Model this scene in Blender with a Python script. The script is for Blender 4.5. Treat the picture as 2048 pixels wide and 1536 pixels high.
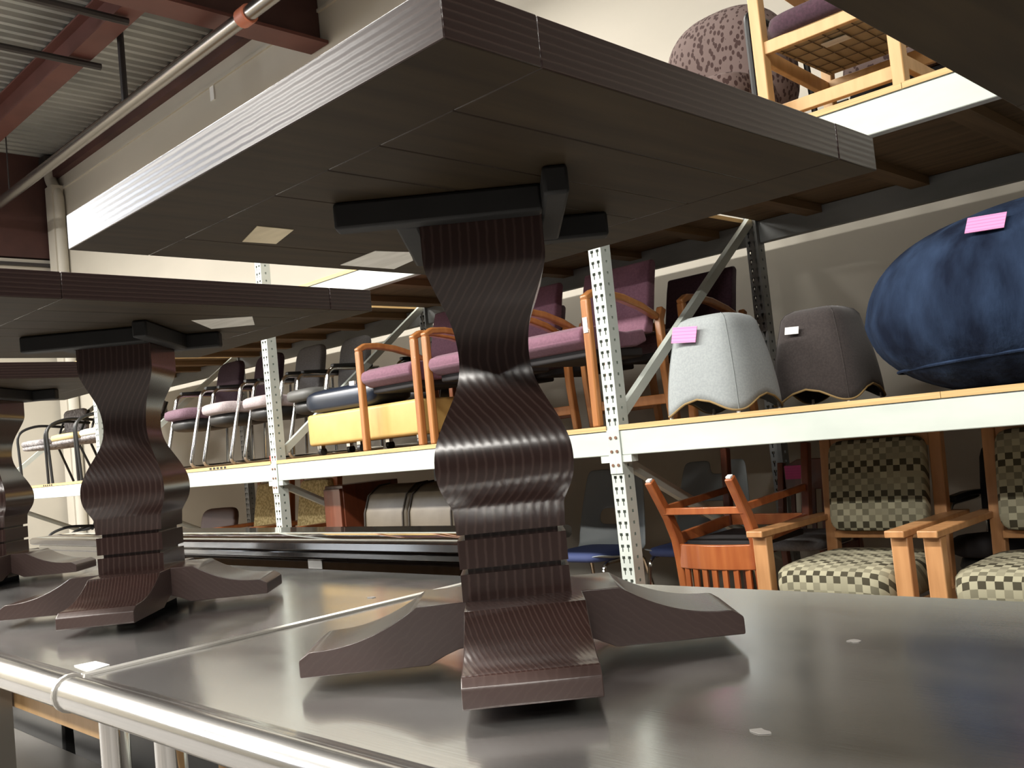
import bpy, bmesh, math, random
from mathutils import Vector, Matrix
random.seed(7)
for o in list(bpy.data.objects): bpy.data.objects.remove(o)
S = bpy.context.scene
C = S.collection
PI = math.pi

# ------------------------------------------------------------------ camera
EYE = 1.247                     # camera height above the floor
YAW, PITCH, ROLL = 0.78014, 0.058919, -0.0990
cam = bpy.data.objects.new('camera', bpy.data.cameras.new('camera'))
C.objects.link(cam); S.camera = cam
cam.data.sensor_width = 36.0
cam.data.lens = 1895.0 / 2048.0 * 36.0
cam.data.clip_start = 0.01
fw = Vector((-math.sin(YAW) * math.cos(PITCH), math.cos(YAW) * math.cos(PITCH), math.sin(PITCH)))
r0 = Vector((math.cos(YAW), math.sin(YAW), 0)); u0 = r0.cross(fw)
rr = r0 * math.cos(ROLL) + u0 * math.sin(ROLL); uu = -r0 * math.sin(ROLL) + u0 * math.cos(ROLL)
M4 = Matrix((rr, uu, -fw)).transposed().to_4x4(); M4.translation = (0, 0, EYE)
cam.matrix_world = M4

# ------------------------------------------------------------------ world, lamps, exposure
w = bpy.data.worlds.new('warehouse_air'); S.world = w; w.use_nodes = True
w.node_tree.nodes['Background'].inputs[0].default_value = (1.0, 0.96, 0.90, 1)
w.node_tree.nodes['Background'].inputs[1].default_value = 0.055
S.view_settings.view_transform = 'Standard'; S.view_settings.look = 'None'
S.view_settings.gamma = 1.0; S.view_settings.use_curve_mapping = False
S.view_settings.exposure = 0.3
def strip_lamp(x, y, z, power, sx=2.4, sy=0.35, color=(1.0, 0.96, 0.89)):
    l = bpy.data.lights.new('ceiling_lamp', 'AREA'); l.shape = 'RECTANGLE'; l.size = sx; l.size_y = sy
    l.energy = power; l.color = color
    o = bpy.data.objects.new('ceiling_lamp', l); C.objects.link(o); o.location = (x, y, z)
for lx, pw in ((-12.7, 600), (-9.3, 600), (-5.9, 380), (-2.5, 250), (0.9, 190)):
    strip_lamp(lx, -0.7, 5.0, pw)
for lx, pw in ((-8.4, 220), (-2.6, 220), (3.3, 400)):
    strip_lamp(lx, -4.6, 5.0, pw)
for lx, pw in ((-4.6, 80),):
    strip_lamp(lx, 3.7, 4.9, pw)

# added bluish light at the left end, brightening the tabletop edge; no window built
l = bpy.data.lights.new('added_daylight', 'AREA'); l.shape = 'RECTANGLE'; l.size = 5.0; l.size_y = 1.6; l.energy = 260; l.color = (0.86, 0.92, 1.0)
o = bpy.data.objects.new('added_daylight', l); C.objects.link(o); o.location = (-13.2, -4.2, 4.4); o.rotation_euler = (0, math.radians(-90), 0)
o.rotation_euler = Matrix(((0, 0, -1), (-1, 0, 0), (0, 1, 0))).to_euler()

# ------------------------------------------------------------------ materials
def mat(name, col, rough=0.5, metal=0.0, spec=0.5, coat=0.0, sheen=0.0):
    m = bpy.data.materials.new(name); m.use_nodes = True
    b = m.node_tree.nodes['Principled BSDF']
    b.inputs['Base Color'].default_value = (*col, 1); b.inputs['Roughness'].default_value = rough
    b.inputs['Metallic'].default_value = metal; b.inputs['Specular IOR Level'].default_value = spec
    b.inputs['Coat Weight'].default_value = coat; b.inputs['Sheen Weight'].default_value = sheen
    return m
def nodes(m): return m.node_tree.nodes, m.node_tree.links, m.node_tree.nodes['Principled BSDF']
def vary(m, c1, c2, scale=(3, 3, 3), detail=4, nscale=1.0, bump=0.0, lo=0.35, hi=0.65, dist=0.02):
    n, l, b = nodes(m)
    tc = n.new('ShaderNodeTexCoord'); mp = n.new('ShaderNodeMapping'); mp.inputs['Scale'].default_value = scale
    l.new(tc.outputs['Object'], mp.inputs['Vector'])
    t = n.new('ShaderNodeTexNoise'); t.inputs['Scale'].default_value = nscale; t.inputs['Detail'].default_value = detail
    l.new(mp.outputs[0], t.inputs['Vector'])
    r = n.new('ShaderNodeValToRGB'); r.color_ramp.elements[0].position = lo; r.color_ramp.elements[1].position = hi
    r.color_ramp.elements[0].color = (*c1, 1); r.color_ramp.elements[1].color = (*c2, 1)
    l.new(t.outputs['Fac'], r.inputs[0]); l.new(r.outputs[0], b.inputs['Base Color'])
    if bump:
        bp = n.new('ShaderNodeBump'); bp.inputs['Strength'].default_value = bump; bp.inputs['Distance'].default_value = dist
        l.new(t.outputs['Fac'], bp.inputs['Height']); l.new(bp.outputs[0], b.inputs['Normal'])
    return m
def ring_wood(name, dark, light, rough, scale, offset, rot=(0, 0, 0), coat=0.0, bump=0.15, distort=1.2, spec=0.5, wtype='RINGS', direction='Z'):
    m = mat(name, dark, rough, spec=spec, coat=coat); n, l, b = nodes(m)
    tc = n.new('ShaderNodeTexCoord'); mp = n.new('ShaderNodeMapping')
    mp.inputs['Location'].default_value = offset; mp.inputs['Rotation'].default_value = rot
    l.new(tc.outputs['Object'], mp.inputs['Vector'])
    wv = n.new('ShaderNodeTexWave'); wv.wave_type = wtype
    if wtype == 'RINGS': wv.rings_direction = direction
    else: wv.bands_direction = direction
    wv.inputs['Scale'].default_value = scale; wv.inputs['Distortion'].default_value = distort
    wv.inputs['Detail'].default_value = 2.0; wv.inputs['Detail Scale'].default_value = 1.2
    l.new(mp.outputs[0], wv.inputs['Vector'])
    r = n.new('ShaderNodeValToRGB'); r.color_ramp.elements[0].position = 0.70; r.color_ramp.elements[1].position = 1.0
    r.color_ramp.elements[0].color = (*dark, 1); r.color_ramp.elements[1].color = (*light, 1)
    l.new(wv.outputs['Fac'], r.inputs[0]); l.new(r.outputs[0], b.inputs['Base Color'])
    bp = n.new('ShaderNodeBump'); bp.inputs['Strength'].default_value = bump; bp.inputs['Distance'].default_value = 0.002
    l.new(wv.outputs['Fac'], bp.inputs['Height']); l.new(bp.outputs[0], b.inputs['Normal'])
    return m
def grain(name, c1, c2, stretch=(60, 4, 60), rough=0.45, bump=0.05, coat=0.0):
    return vary(mat(name, c1, rough, coat=coat), c1, c2, stretch, 5, 1.0, bump, 0.3, 0.7, 0.002)

M = {}
M['espresso'] = ring_wood('espresso_wood', (0.028, 0.0142, 0.0120), (0.052, 0.031, 0.0265), 0.21, 46.0, (0.0, 0.0, 0.02), (0.0, 0.06, math.radians(-105)), bump=0.04, distort=1.0, wtype='BANDS', direction='X')
M['espresso_edge'] = ring_wood('espresso_edge', (0.020, 0.011, 0.010), (0.034, 0.021, 0.018), 0.26, 34.0, (0.0, 0.0, 0.3), bump=0.10, distort=0.7, wtype='BANDS', direction='Z')
M['espresso_foot_lit'] = ring_wood('espresso_foot_lit_wood', (0.040, 0.024, 0.021), (0.046, 0.0285, 0.025), 0.36, 40.0, (0.0, 0.0, 0.02), (0.0, 0.9, math.radians(40)), bump=0.03, distort=4.0, wtype='BANDS', direction='X')  # plain foot grain; sides and toe lighter, front light put into the colour
M['underside'] = grain('stained_underside', (0.022, 0.0145, 0.0075), (0.040, 0.027, 0.0135), (40, 3, 40), 0.6, 0.1)
M['underside'].node_tree.nodes['Principled BSDF'].inputs['Specular IOR Level'].default_value = 0.2
M['cleat'] = grain('black_stained_cleat', (0.005, 0.0045, 0.0045), (0.009, 0.008, 0.0075), (20, 20, 20), 0.7)
M['glide'] = mat('black_glide', (0.01, 0.01, 0.01), 0.5)
M['paper'] = vary(mat('paper', (0.75, 0.72, 0.66), 0.8), (0.66, 0.63, 0.56), (0.8, 0.77, 0.70), (8, 60, 8))
M['paper_tan'] = vary(mat('paper_tan', (0.6, 0.5, 0.35), 0.8), (0.50, 0.42, 0.28), (0.62, 0.53, 0.36), (8, 30, 8))
M['white'] = mat('white_sticker', (0.85, 0.85, 0.83), 0.6)
def tag_mat(name, base, line):
    m = mat(name, base, 0.7); n, l, b = nodes(m)
    tc = n.new('ShaderNodeTexCoord'); wv = n.new('ShaderNodeTexWave'); wv.bands_direction = 'Z'; wv.inputs['Scale'].default_value = 22
    wv.inputs['Distortion'].default_value = 0.0
    l.new(tc.outputs['Object'], wv.inputs[0])
    r = n.new('ShaderNodeValToRGB'); r.color_ramp.elements[0].position = 0.0; r.color_ramp.elements[1].position = 0.25
    r.color_ramp.elements[0].color = (*line, 1); r.color_ramp.elements[1].color = (*base, 1)
    l.new(wv.outputs['Fac'], r.inputs[0]); l.new(r.outputs[0], b.inputs['Base Color']); return m
M['pink'] = tag_mat('pink_paper', (0.74, 0.27, 0.50), (0.58, 0.17, 0.38))
M['hotpink'] = tag_mat('bright_pink_paper', (0.75, 0.10, 0.33), (0.65, 0.08, 0.28))
def steel_mat(name, rough, col=(0.42, 0.41, 0.39), aniso=0.4, broad=0.0):
    m = mat(name, col, rough, 1.0); n, l, b = nodes(m); b.inputs['Anisotropic'].default_value = aniso
    tc = n.new('ShaderNodeTexCoord'); mp = n.new('ShaderNodeMapping'); mp.inputs['Scale'].default_value = (1.6, 3.0, 3.0)
    l.new(tc.outputs['Object'], mp.inputs[0])
    t = n.new('ShaderNodeTexNoise'); t.inputs['Scale'].default_value = 2.2; t.inputs['Detail'].default_value = 6; l.new(mp.outputs[0], t.inputs['Vector'])
    mr = n.new('ShaderNodeMapRange'); mr.inputs[3].default_value = rough - 0.07; mr.inputs[4].default_value = rough + 0.12
    l.new(t.outputs['Fac'], mr.inputs[0]); l.new(mr.outputs[0], b.inputs['Roughness'])
    r = n.new('ShaderNodeValToRGB'); r.color_ramp.elements[0].color = (*[c * 0.82 for c in col], 1); r.color_ramp.elements[1].color = (*[c * 1.12 for c in col], 1)
    l.new(t.outputs['Fac'], r.inputs[0]); l.new(r.outputs[0], b.inputs['Base Color'])
    mp2 = n.new('ShaderNodeMapping'); mp2.inputs['Scale'].default_value = (3, 260, 260); l.new(tc.outputs['Object'], mp2.inputs[0])
    t2 = n.new('ShaderNodeTexNoise'); t2.inputs['Scale'].default_value = 1.0; t2.inputs['Detail'].default_value = 2; l.new(mp2.outputs[0], t2.inputs['Vector'])
    bp = n.new('ShaderNodeBump'); bp.inputs['Strength'].default_value = 0.05; bp.inputs['Distance'].default_value = 0.001
    l.new(t2.outputs['Fac'], bp.inputs['Height']); l.new(bp.outputs[0], b.inputs['Normal'])
    if broad:                       # fine brushing scatters part of the light widely across the scratches
        gl = n.new('ShaderNodeBsdfAnisotropic'); gl.inputs['Roughness'].default_value = 0.40; gl.inputs['Anisotropy'].default_value = 0.35
        tn = n.new('ShaderNodeTangent'); tn.direction_type = 'RADIAL'; tn.axis = 'Y'; l.new(tn.outputs[0], gl.inputs['Tangent'])
        gl.inputs['Color'].default_value = (*[c * 1.1 for c in col], 1)
        mx = n.new('ShaderNodeMixShader'); mx.inputs[0].default_value = broad
        out = [q for q in n if q.type == 'OUTPUT_MATERIAL'][0]
        l.new(b.outputs[0], mx.inputs[1]); l.new(gl.outputs[0], mx.inputs[2]); l.new(mx.outputs[0], out.inputs['Surface'])
    return m
M['steel'] = steel_mat('brushed_steel', 0.15, (0.60, 0.597, 0.585), 0.0, 0.13)
M['roll'] = steel_mat('rolled_edge_steel', 0.13, (0.60, 0.59, 0.57), 0.0, 0.10)
M['shelf_steel'] = steel_mat('dull_steel', 0.45, (0.36, 0.34, 0.31))
M['lip'] = mat('worn_steel_lip', (0.80, 0.78, 0.74), 0.45, 1.0)
M['chrome'] = mat('chrome', (0.75, 0.74, 0.72), 0.12, 1.0)
M['socket'] = mat('cast_socket', (0.30, 0.30, 0.29), 0.45, 0.8)
M['smudge'] = mat('dried_smudge', (0.36, 0.34, 0.32), 0.7)
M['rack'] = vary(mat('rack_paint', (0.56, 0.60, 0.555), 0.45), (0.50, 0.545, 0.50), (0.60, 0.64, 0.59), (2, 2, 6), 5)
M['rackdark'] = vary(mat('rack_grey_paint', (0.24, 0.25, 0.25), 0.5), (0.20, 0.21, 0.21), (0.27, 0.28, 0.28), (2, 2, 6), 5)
M['rivet'] = mat('rusty_rivet', (0.22, 0.12, 0.08), 0.7, 0.5)
M['ply_edge'] = grain('plywood_edge', (0.50, 0.32, 0.13), (0.68, 0.48, 0.22), (3, 3, 160), 0.6)
M['ply'] = grain('plywood_face', (0.15, 0.09, 0.042), (0.24, 0.15, 0.072), (2, 26, 20), 0.7)
M['joist'] = grain('joist_wood', (0.17, 0.098, 0.042), (0.25, 0.15, 0.068), (30, 2, 30), 0.65)
M['stamp'] = mat('stamp_ink', (0.03, 0.03, 0.03), 0.8)
M['wall'] = vary(mat('painted_wall', (0.55, 0.515, 0.44), 0.85), (0.50, 0.47, 0.40), (0.59, 0.55, 0.475), (0.35, 0.35, 0.8), 6)
M['redsteel'] = vary(mat('red_primer_steel', (0.10, 0.03, 0.022), 0.6), (0.085, 0.024, 0.018), (0.125, 0.04, 0.03), (1.5, 1.5, 1.5), 6)
M['darkred'] = vary(mat('dark_red_panel', (0.07, 0.028, 0.024), 0.7), (0.05, 0.02, 0.018), (0.10, 0.042, 0.035), (1.2, 1.2, 1.2), 6)
M['deck'] = vary(mat('galvanised_roof_deck', (0.36, 0.37, 0.35), 0.45, 0.3), (0.30, 0.31, 0.30), (0.42, 0.43, 0.41), (1, 1, 1), 5)
M['concrete'] = vary(mat('concrete_floor', (0.12, 0.115, 0.105), 0.6), (0.10, 0.095, 0.09), (0.15, 0.14, 0.13), (1.2, 1.2, 1), 6)
M['pipe'] = mat('galvanised_pipe', (0.22, 0.205, 0.19), 0.26, 0.9)
M['darkpipe'] = mat('black_pipe', (0.035, 0.03, 0.03), 0.55)
M['coupling'] = mat('orange_coupling', (0.42, 0.13, 0.07), 0.5)
M['drain'] = mat('painted_drain', (0.60, 0.57, 0.50), 0.6)
M['gloss'] = ring_wood('polished_mahogany', (0.010, 0.006, 0.005), (0.026, 0.015, 0.011), 0.10, 6.0, (0.2, 0, 0.1), coat=0.6, bump=0.0)
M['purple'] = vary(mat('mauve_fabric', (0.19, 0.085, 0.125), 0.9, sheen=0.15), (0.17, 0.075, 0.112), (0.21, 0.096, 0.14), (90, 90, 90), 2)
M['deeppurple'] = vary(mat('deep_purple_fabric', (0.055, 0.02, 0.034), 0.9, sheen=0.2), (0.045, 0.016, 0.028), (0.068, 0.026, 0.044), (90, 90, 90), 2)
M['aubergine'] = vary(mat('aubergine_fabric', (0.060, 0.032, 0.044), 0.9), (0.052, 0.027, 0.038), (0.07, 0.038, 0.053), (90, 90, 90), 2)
M['oak'] = grain('orange_oak', (0.34, 0.125, 0.035), (0.47, 0.20, 0.065), (30, 30, 3), 0.35, coat=0.3)
M['oakdark'] = grain('red_oak', (0.23, 0.065, 0.020), (0.32, 0.10, 0.032), (30, 30, 3), 0.35, coat=0.3)
M['cherry'] = grain('cherry_wood', (0.30, 0.075, 0.022), (0.40, 0.125, 0.038), (30, 30, 3), 0.32, coat=0.4)
M['cherrydark'] = grain('dark_cherry', (0.11, 0.028, 0.012), (0.17, 0.045, 0.02), (30, 30, 3), 0.3, coat=0.4)
M['morris'] = grain('honey_oak', (0.40, 0.19, 0.075), (0.54, 0.28, 0.12), (30, 30, 3), 0.4, coat=0.2)
M['beech'] = grain('pale_beech', (0.58, 0.34, 0.14), (0.70, 0.44, 0.20), (25, 25, 4), 0.45)
M['black'] = mat('black_fabric', (0.018, 0.016, 0.017), 0.85)
M['blackplastic'] = mat('black_plastic', (0.015, 0.015, 0.015), 0.45)
M['greyfab'] = vary(mat('grey_fabric', (0.17, 0.165, 0.165), 0.9), (0.15, 0.145, 0.145), (0.19, 0.185, 0.185), (90, 90, 90), 2)
M['lilac'] = vary(mat('pale_lilac_fabric', (0.42, 0.36, 0.37), 0.9), (0.38, 0.32, 0.33), (0.46, 0.40, 0.41), (90, 90, 90), 2)
M['plumseat'] = vary(mat('plum_seat_fabric', (0.17, 0.10, 0.13), 0.9), (0.15, 0.085, 0.115), (0.19, 0.115, 0.15), (90, 90, 90), 2)
M['leathergrey'] = mat('dark_grey_leatherette', (0.10, 0.10, 0.095), 0.5)
M['navy'] = mat('navy_vinyl', (0.012, 0.019, 0.036), 0.30)
M['yellow'] = vary(mat('mustard_vinyl', (0.62, 0.41, 0.14), 0.5), (0.58, 0.38, 0.125), (0.66, 0.445, 0.155), (6, 6, 6), 4)
M['stoolgrey'] = vary(mat('pale_grey_wool', (0.31, 0.335, 0.34), 0.95, sheen=0.1), (0.29, 0.315, 0.32), (0.335, 0.36, 0.365), (120, 120, 120), 2)
M['stooldark'] = vary(mat('charcoal_brown_wool', (0.040, 0.032, 0.030), 0.95, sheen=0.2), (0.034, 0.027, 0.026), (0.048, 0.038, 0.036), (120, 120, 120), 2)
M['stooledge'] = mat('tan_piping', (0.30, 0.20, 0.08), 0.7)
M['seam'] = mat('grey_seam', (0.22, 0.24, 0.24), 0.9)
M['velour'] = vary(mat('blue_velour', (0.03, 0.05, 0.10), 0.95, spec=0.15), (0.005, 0.009, 0.022), (0.024, 0.042, 0.085), (8, 8, 3.0), 9, bump=0.9, lo=0.36, hi=0.70, dist=0.03)
M['cream'] = mat('cream_vinyl', (0.72, 0.70, 0.60), 0.6)
M['tan'] = mat('tan_vinyl', (0.55, 0.44, 0.22), 0.6)
M['greypattern'] = vary(mat('grey_mottled_fabric', (0.3, 0.28, 0.28), 0.9), (0.16, 0.145, 0.15), (0.38, 0.36, 0.36), (40, 40, 40), 3)
M['brownleather'] = vary(mat('taupe_leather', (0.105, 0.083, 0.055), 0.42), (0.09, 0.07, 0.046), (0.12, 0.096, 0.065), (6, 6, 6), 5)
M['brownpipe'] = mat('dark_taupe_piping', (0.035, 0.027, 0.02), 0.5)
M['yellowfab'] = vary(mat('yellow_speckled_fabric', (0.42, 0.33, 0.16), 0.9), (0.30, 0.23, 0.10), (0.52, 0.42, 0.22), (60, 60, 60), 3, lo=0.42, hi=0.58)
M['plasticgrey'] = mat('pale_grey_plastic', (0.26, 0.29, 0.30), 0.45)
M['bluepad'] = mat('blue_pad', (0.03, 0.045, 0.13), 0.8)
M['brownplastic'] = mat('brown_vinyl', (0.10, 0.055, 0.045), 0.5)
M['red'] = mat('red_plastic', (0.5, 0.06, 0.04), 0.5)
M['webbing'] = mat('woven_webbing', (0.42, 0.33, 0.20), 0.8)
M['wire'] = mat('spring_wire', (0.16, 0.12, 0.08), 0.5, 0.6)
def checker_mat():
    m = mat('checker_weave', (0.3, 0.3, 0.2), 0.9); n, l, b = nodes(m)
    tc = n.new('ShaderNodeTexCoord'); 
    sp = n.new('ShaderNodeSeparateXYZ'); l.new(tc.outputs['Object'], sp.inputs[0])
    def mth(op, a, b_=None):
        q = n.new('ShaderNodeMath'); q.operation = op
        for k, v in ((0, a), (1, b_)):
            if v is None: continue
            if isinstance(v, (int, float)): q.inputs[k].default_value = v
            else: l.new(v, q.inputs[k])
        return q.outputs[0]
    cx = mth('FLOOR', mth('MULTIPLY', mth('ADD', sp.outputs[0], 3.0), 36.0))
    cz = mth('FLOOR', mth('MULTIPLY', mth('ADD', mth('ADD', sp.outputs[2], sp.outputs[1]), 3.0), 34.0))
    par = mth('MODULO', mth('ADD', cx, cz), 2.0); row = mth('MODULO', cz, 5.0)
    dark = mth('MULTIPLY', mth('LESS_THAN', row, 1.5), mth('LESS_THAN', par, 0.5))
    cb = n.new('ShaderNodeCombineXYZ'); l.new(cx, cb.inputs[0]); l.new(cz, cb.inputs[1])
    wn = n.new('ShaderNodeTexWhiteNoise'); l.new(cb.outputs[0], wn.inputs['Vector'])
    v = mth('ADD', mth('MULTIPLY', par, 0.45), mth('MULTIPLY', wn.outputs['Value'], 0.55))
    v = mth('MULTIPLY', mth('ADD', mth('MULTIPLY', v, 0.72), 0.28), mth('SUBTRACT', 1.0, mth('MULTIPLY', dark, 0.9)))
    r = n.new('ShaderNodeValToRGB'); r.color_ramp.elements[0].color = (0.030, 0.024, 0.010, 1); r.color_ramp.elements[1].color = (0.40, 0.375, 0.26, 1)
    l.new(v, r.inputs[0]); l.new(r.outputs[0], b.inputs['Base Color']); return m
M['checker'] = checker_mat()
def leaf_mat():
    m = mat('leaf_print_fabric', (0.3, 0.2, 0.18), 0.9); n, l, b = nodes(m)
    tc = n.new('ShaderNodeTexCoord'); mp = n.new('ShaderNodeMapping'); mp.inputs['Scale'].default_value = (48, 48, 30); mp.inputs['Rotation'].default_value = (0.4, 0.5, 0.3); l.new(tc.outputs['Object'], mp.inputs[0])
    t = n.new('ShaderNodeTexVoronoi'); t.inputs['Scale'].default_value = 1.0; l.new(mp.outputs[0], t.inputs['Vector'])
    r = n.new('ShaderNodeValToRGB'); r.color_ramp.interpolation = 'CONSTANT'; r.color_ramp.elements[1].position = 0.40
    r.color_ramp.elements[0].color = (0.045, 0.021, 0.018, 1); r.color_ramp.elements[1].color = (0.15, 0.105, 0.095, 1)
    l.new(t.outputs['Distance'], r.inputs[0]); l.new(r.outputs[0], b.inputs['Base Color']); return m
M['leaf'] = leaf_mat()

# ------------------------------------------------------------------ mesh helpers
class MB:
    def __init__(s): s.v = []; s.f = []; s.m = []
    def add(s, vs, fs, mi=0):
        k = len(s.v); s.v += [tuple(p) for p in vs]; s.f += [tuple(i + k for i in f) for f in fs]; s.m += [mi] * len(fs); return s
    def box(s, x0, x1, y0, y1, z0, z1, mi=0):
        vs = [(x, y, z) for z in (z0, z1) for y in (y0, y1) for x in (x0, x1)]
        return s.add(vs, [(0, 2, 3, 1), (4, 5, 7, 6), (0, 1, 5, 4), (2, 6, 7, 3), (0, 4, 6, 2), (1, 3, 7, 5)], mi)
    def bar(s, a, b, w, h, up=(0, 0, 1), w2=None, h2=None):
        a = Vector(a); b = Vector(b); d = (b - a).normalized(); up = Vector(up)
        if abs(d.dot(up)) > 0.95: up = Vector((0, 1, 0))
        sx = d.cross(up).normalized(); sy = sx.cross(d)
        vs = []
        for p, ww, hh in ((a, w, h), (b, w2 or w, h2 or h)):
            for i, j in ((-1, -1), (1, -1), (1, 1), (-1, 1)): vs.append(p + sx * ww / 2 * i + sy * hh / 2 * j)
        return s.add(vs, [(3, 2, 1, 0), (4, 5, 6, 7), (0, 1, 5, 4), (1, 2, 6, 5), (2, 3, 7, 6), (3, 0, 4, 7)])
    def sweep(s, pts, w, h, up=(1, 0, 0)):
        pts = [Vector(p) for p in pts]; up = Vector(up); n = len(pts); vs = []
        for i, p in enumerate(pts):
            d = (pts[min(i + 1, n - 1)] - pts[max(i - 1, 0)]).normalized()
            sx = up; sy = d.cross(sx).normalized()
            ww = w[i] if isinstance(w, (list, tuple)) else w; hh = h[i] if isinstance(h, (list, tuple)) else h
            for a, b in ((-1, -1), (1, -1), (1, 1), (-1, 1)): vs.append(p + sx * ww / 2 * a + sy * hh / 2 * b)
        fs = []
        for i in range(n - 1):
            for k in range(4): fs.append((i * 4 + k, i * 4 + (k + 1) % 4, i * 4 + 4 + (k + 1) % 4, i * 4 + 4 + k))
        fs += [(0, 3, 2, 1), (n * 4 - 4, n * 4 - 3, n * 4 - 2, n * 4 - 1)]
        return s.add(vs, fs)
    def tube(s, pts, r, n=10):
        pts = [Vector(p) for p in pts]; N = len(pts); vs = []; prev = None
        for i, p in enumerate(pts):
            d = (pts[min(i + 1, N - 1)] - pts[max(i - 1, 0)]).normalized()
            if prev is None:
                a = Vector((0, 0, 1)) if abs(d.z) < 0.9 else Vector((1, 0, 0)); sx = d.cross(a).normalized()
            else: sx = (prev - d * prev.dot(d)).normalized()
            prev = sx; sy = d.cross(sx); rr_ = r[i] if isinstance(r, (list, tuple)) else r
            for k in range(n): vs.append(p + sx * rr_ * math.cos(2 * PI * k / n) + sy * rr_ * math.sin(2 * PI * k / n))
        fs = [(i * n + k, i * n + (k + 1) % n, i * n + n + (k + 1) % n, i * n + n + k) for i in range(N - 1) for k in range(n)]
        fs += [tuple(range(n - 1, -1, -1)), tuple(range((N - 1) * n, N * n))]
        return s.add(vs, fs)
    def prism(s, prof, lo, hi, axis='x', mi=0):
        n = len(prof)
        def P(a, b, t): return (t, a, b) if axis == 'x' else ((a, t, b) if axis == 'y' else (a, b, t))
        vs = [P(a, b, lo) for a, b in prof] + [P(a, b, hi) for a, b in prof]
        fs = [tuple(range(n - 1, -1, -1)), tuple(range(n, 2 * n))] + [(i, (i + 1) % n, n + (i + 1) % n, n + i) for i in range(n)]
        return s.add(vs, fs, mi)
    def sup(s, c, r, e1=0.5, e2=0.5, nu=20, nv=12, shape=None):
        def sp(t, e): return math.copysign(abs(t) ** e, t)
        vs = []
        for j in range(nv + 1):
            ph = -PI / 2 + PI * j / nv
            for i in range(nu):
                th = 2 * PI * i / nu
                p = [r[0] * sp(math.cos(ph), e1) * sp(math.cos(th), e2), r[1] * sp(math.cos(ph), e1) * sp(math.sin(th), e2), r[2] * sp(math.sin(ph), e1)]
                if shape: p = shape(p)
                vs.append((c[0] + p[0], c[1] + p[1], c[2] + p[2]))
        fs = [(j * nu + i, j * nu + (i + 1) % nu, (j + 1) * nu + (i + 1) % nu, (j + 1) * nu + i) for j in range(nv) for i in range(nu)]
        return s.add(vs, fs)
    def build(s, name, m, parent=None, bevel=0, seg=2, smooth=False, loc=None, weld=True):
        me = bpy.data.meshes.new(name); me.from_pydata(s.v, [], s.f)
        ms = m if isinstance(m, (list, tuple)) else [m]
        for q in ms: me.materials.append(M[q])
        for i, p in enumerate(me.polygons): p.material_index = s.m[i]
        bm = bmesh.new(); bm.from_mesh(me)
        if weld: bmesh.ops.remove_doubles(bm, verts=bm.verts, dist=1e-6)
        bmesh.ops.recalc_face_normals(bm, faces=bm.faces); bm.to_mesh(me); bm.free()
        if smooth:
            for p in me.polygons: p.use_smooth = True
            if smooth != 'full': me.set_sharp_from_angle(angle=math.radians(40))
        o = bpy.data.objects.new(name, me); C.objects.link(o)
        if bevel:
            b = o.modifiers.new('bevel', 'BEVEL'); b.width = bevel; b.segments = seg; b.limit_method = 'ANGLE'; b.harden_normals = False
            for p in me.polygons: p.use_smooth = True
            me.set_sharp_from_angle(angle=math.radians(180)) if seg > 2 else me.set_sharp_from_angle(angle=math.radians(32))
        if parent: o.parent = parent
        if loc: o.location = loc
        return o
def arc(c, r, a0, a1, n): return [(c[0] + r * math.cos(a0 + (a1 - a0) * i / n), c[1] + r * math.sin(a0 + (a1 - a0) * i / n)) for i in range(n + 1)]
def fillet(pts, r, n=4):
    out = [Vector(pts[0])]
    for i in range(1, len(pts) - 1):
        a, b, c = Vector(pts[i - 1]), Vector(pts[i]), Vector(pts[i + 1])
        u = (a - b); v = (c - b); q = min(r, u.length * 0.49, v.length * 0.49)
        p0 = b + u.normalized() * q; p1 = b + v.normalized() * q
        for k in range(n + 1):
            t = k / n; out.append(p0 * (1 - t) ** 2 + b * 2 * t * (1 - t) + p1 * t * t)
    out.append(Vector(pts[-1])); return out
def tag(o, label, cat, group=None):
    o['label'] = label; o['category'] = cat
    if group: o['group'] = group
    return o
def thing(name, label, cat, loc=(0, 0, 0), rz=0, group=None, rx=0):
    o = bpy.data.objects.new(name, None); C.objects.link(o); o.empty_display_size = 0.1
    o.location = loc; o.rotation_euler = (rx, 0, rz); return tag(o, label, cat, group)
def struct(o): o['kind'] = 'structure'; return o
def copy_tree(o, label, loc, rz=None, parent=None):
    c = o.copy(); C.objects.link(c); c.parent = parent
    if parent is None:
        c.location = loc; c['label'] = label
        if rz is not None: c.rotation_euler[2] = rz
    for ch in list(o.children): copy_tree(ch, None, None, None, c)
    return c

# ================================================================== the room
STEEL = 0.915; MID = 1.267; UP = 2.325; LOW = 0.19; WALL_Y = 4.95; ROOF = 5.75
struct(MB().box(-13.4, 6, -9, WALL_Y + 0.1, -0.1, 0).build('floor', 'concrete'))
struct(MB().box(-13.4, 6, WALL_Y, WALL_Y + 0.2, 0, 5.45).build('wall_back', 'wall'))
wl = struct(MB().box(-13.6, -13.4, -9, WALL_Y + 0.2, 0, 4.32).build('wall_left', 'wall'))
MB().box(-13.58, -13.37, -9, WALL_Y, 4.34, ROOF).build('upper_panel', 'darkred', wl)
MB().box(-13.4, -13.33, -9, WALL_Y, 4.22, 4.26).build('ledge', 'darkpipe', wl)
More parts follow.
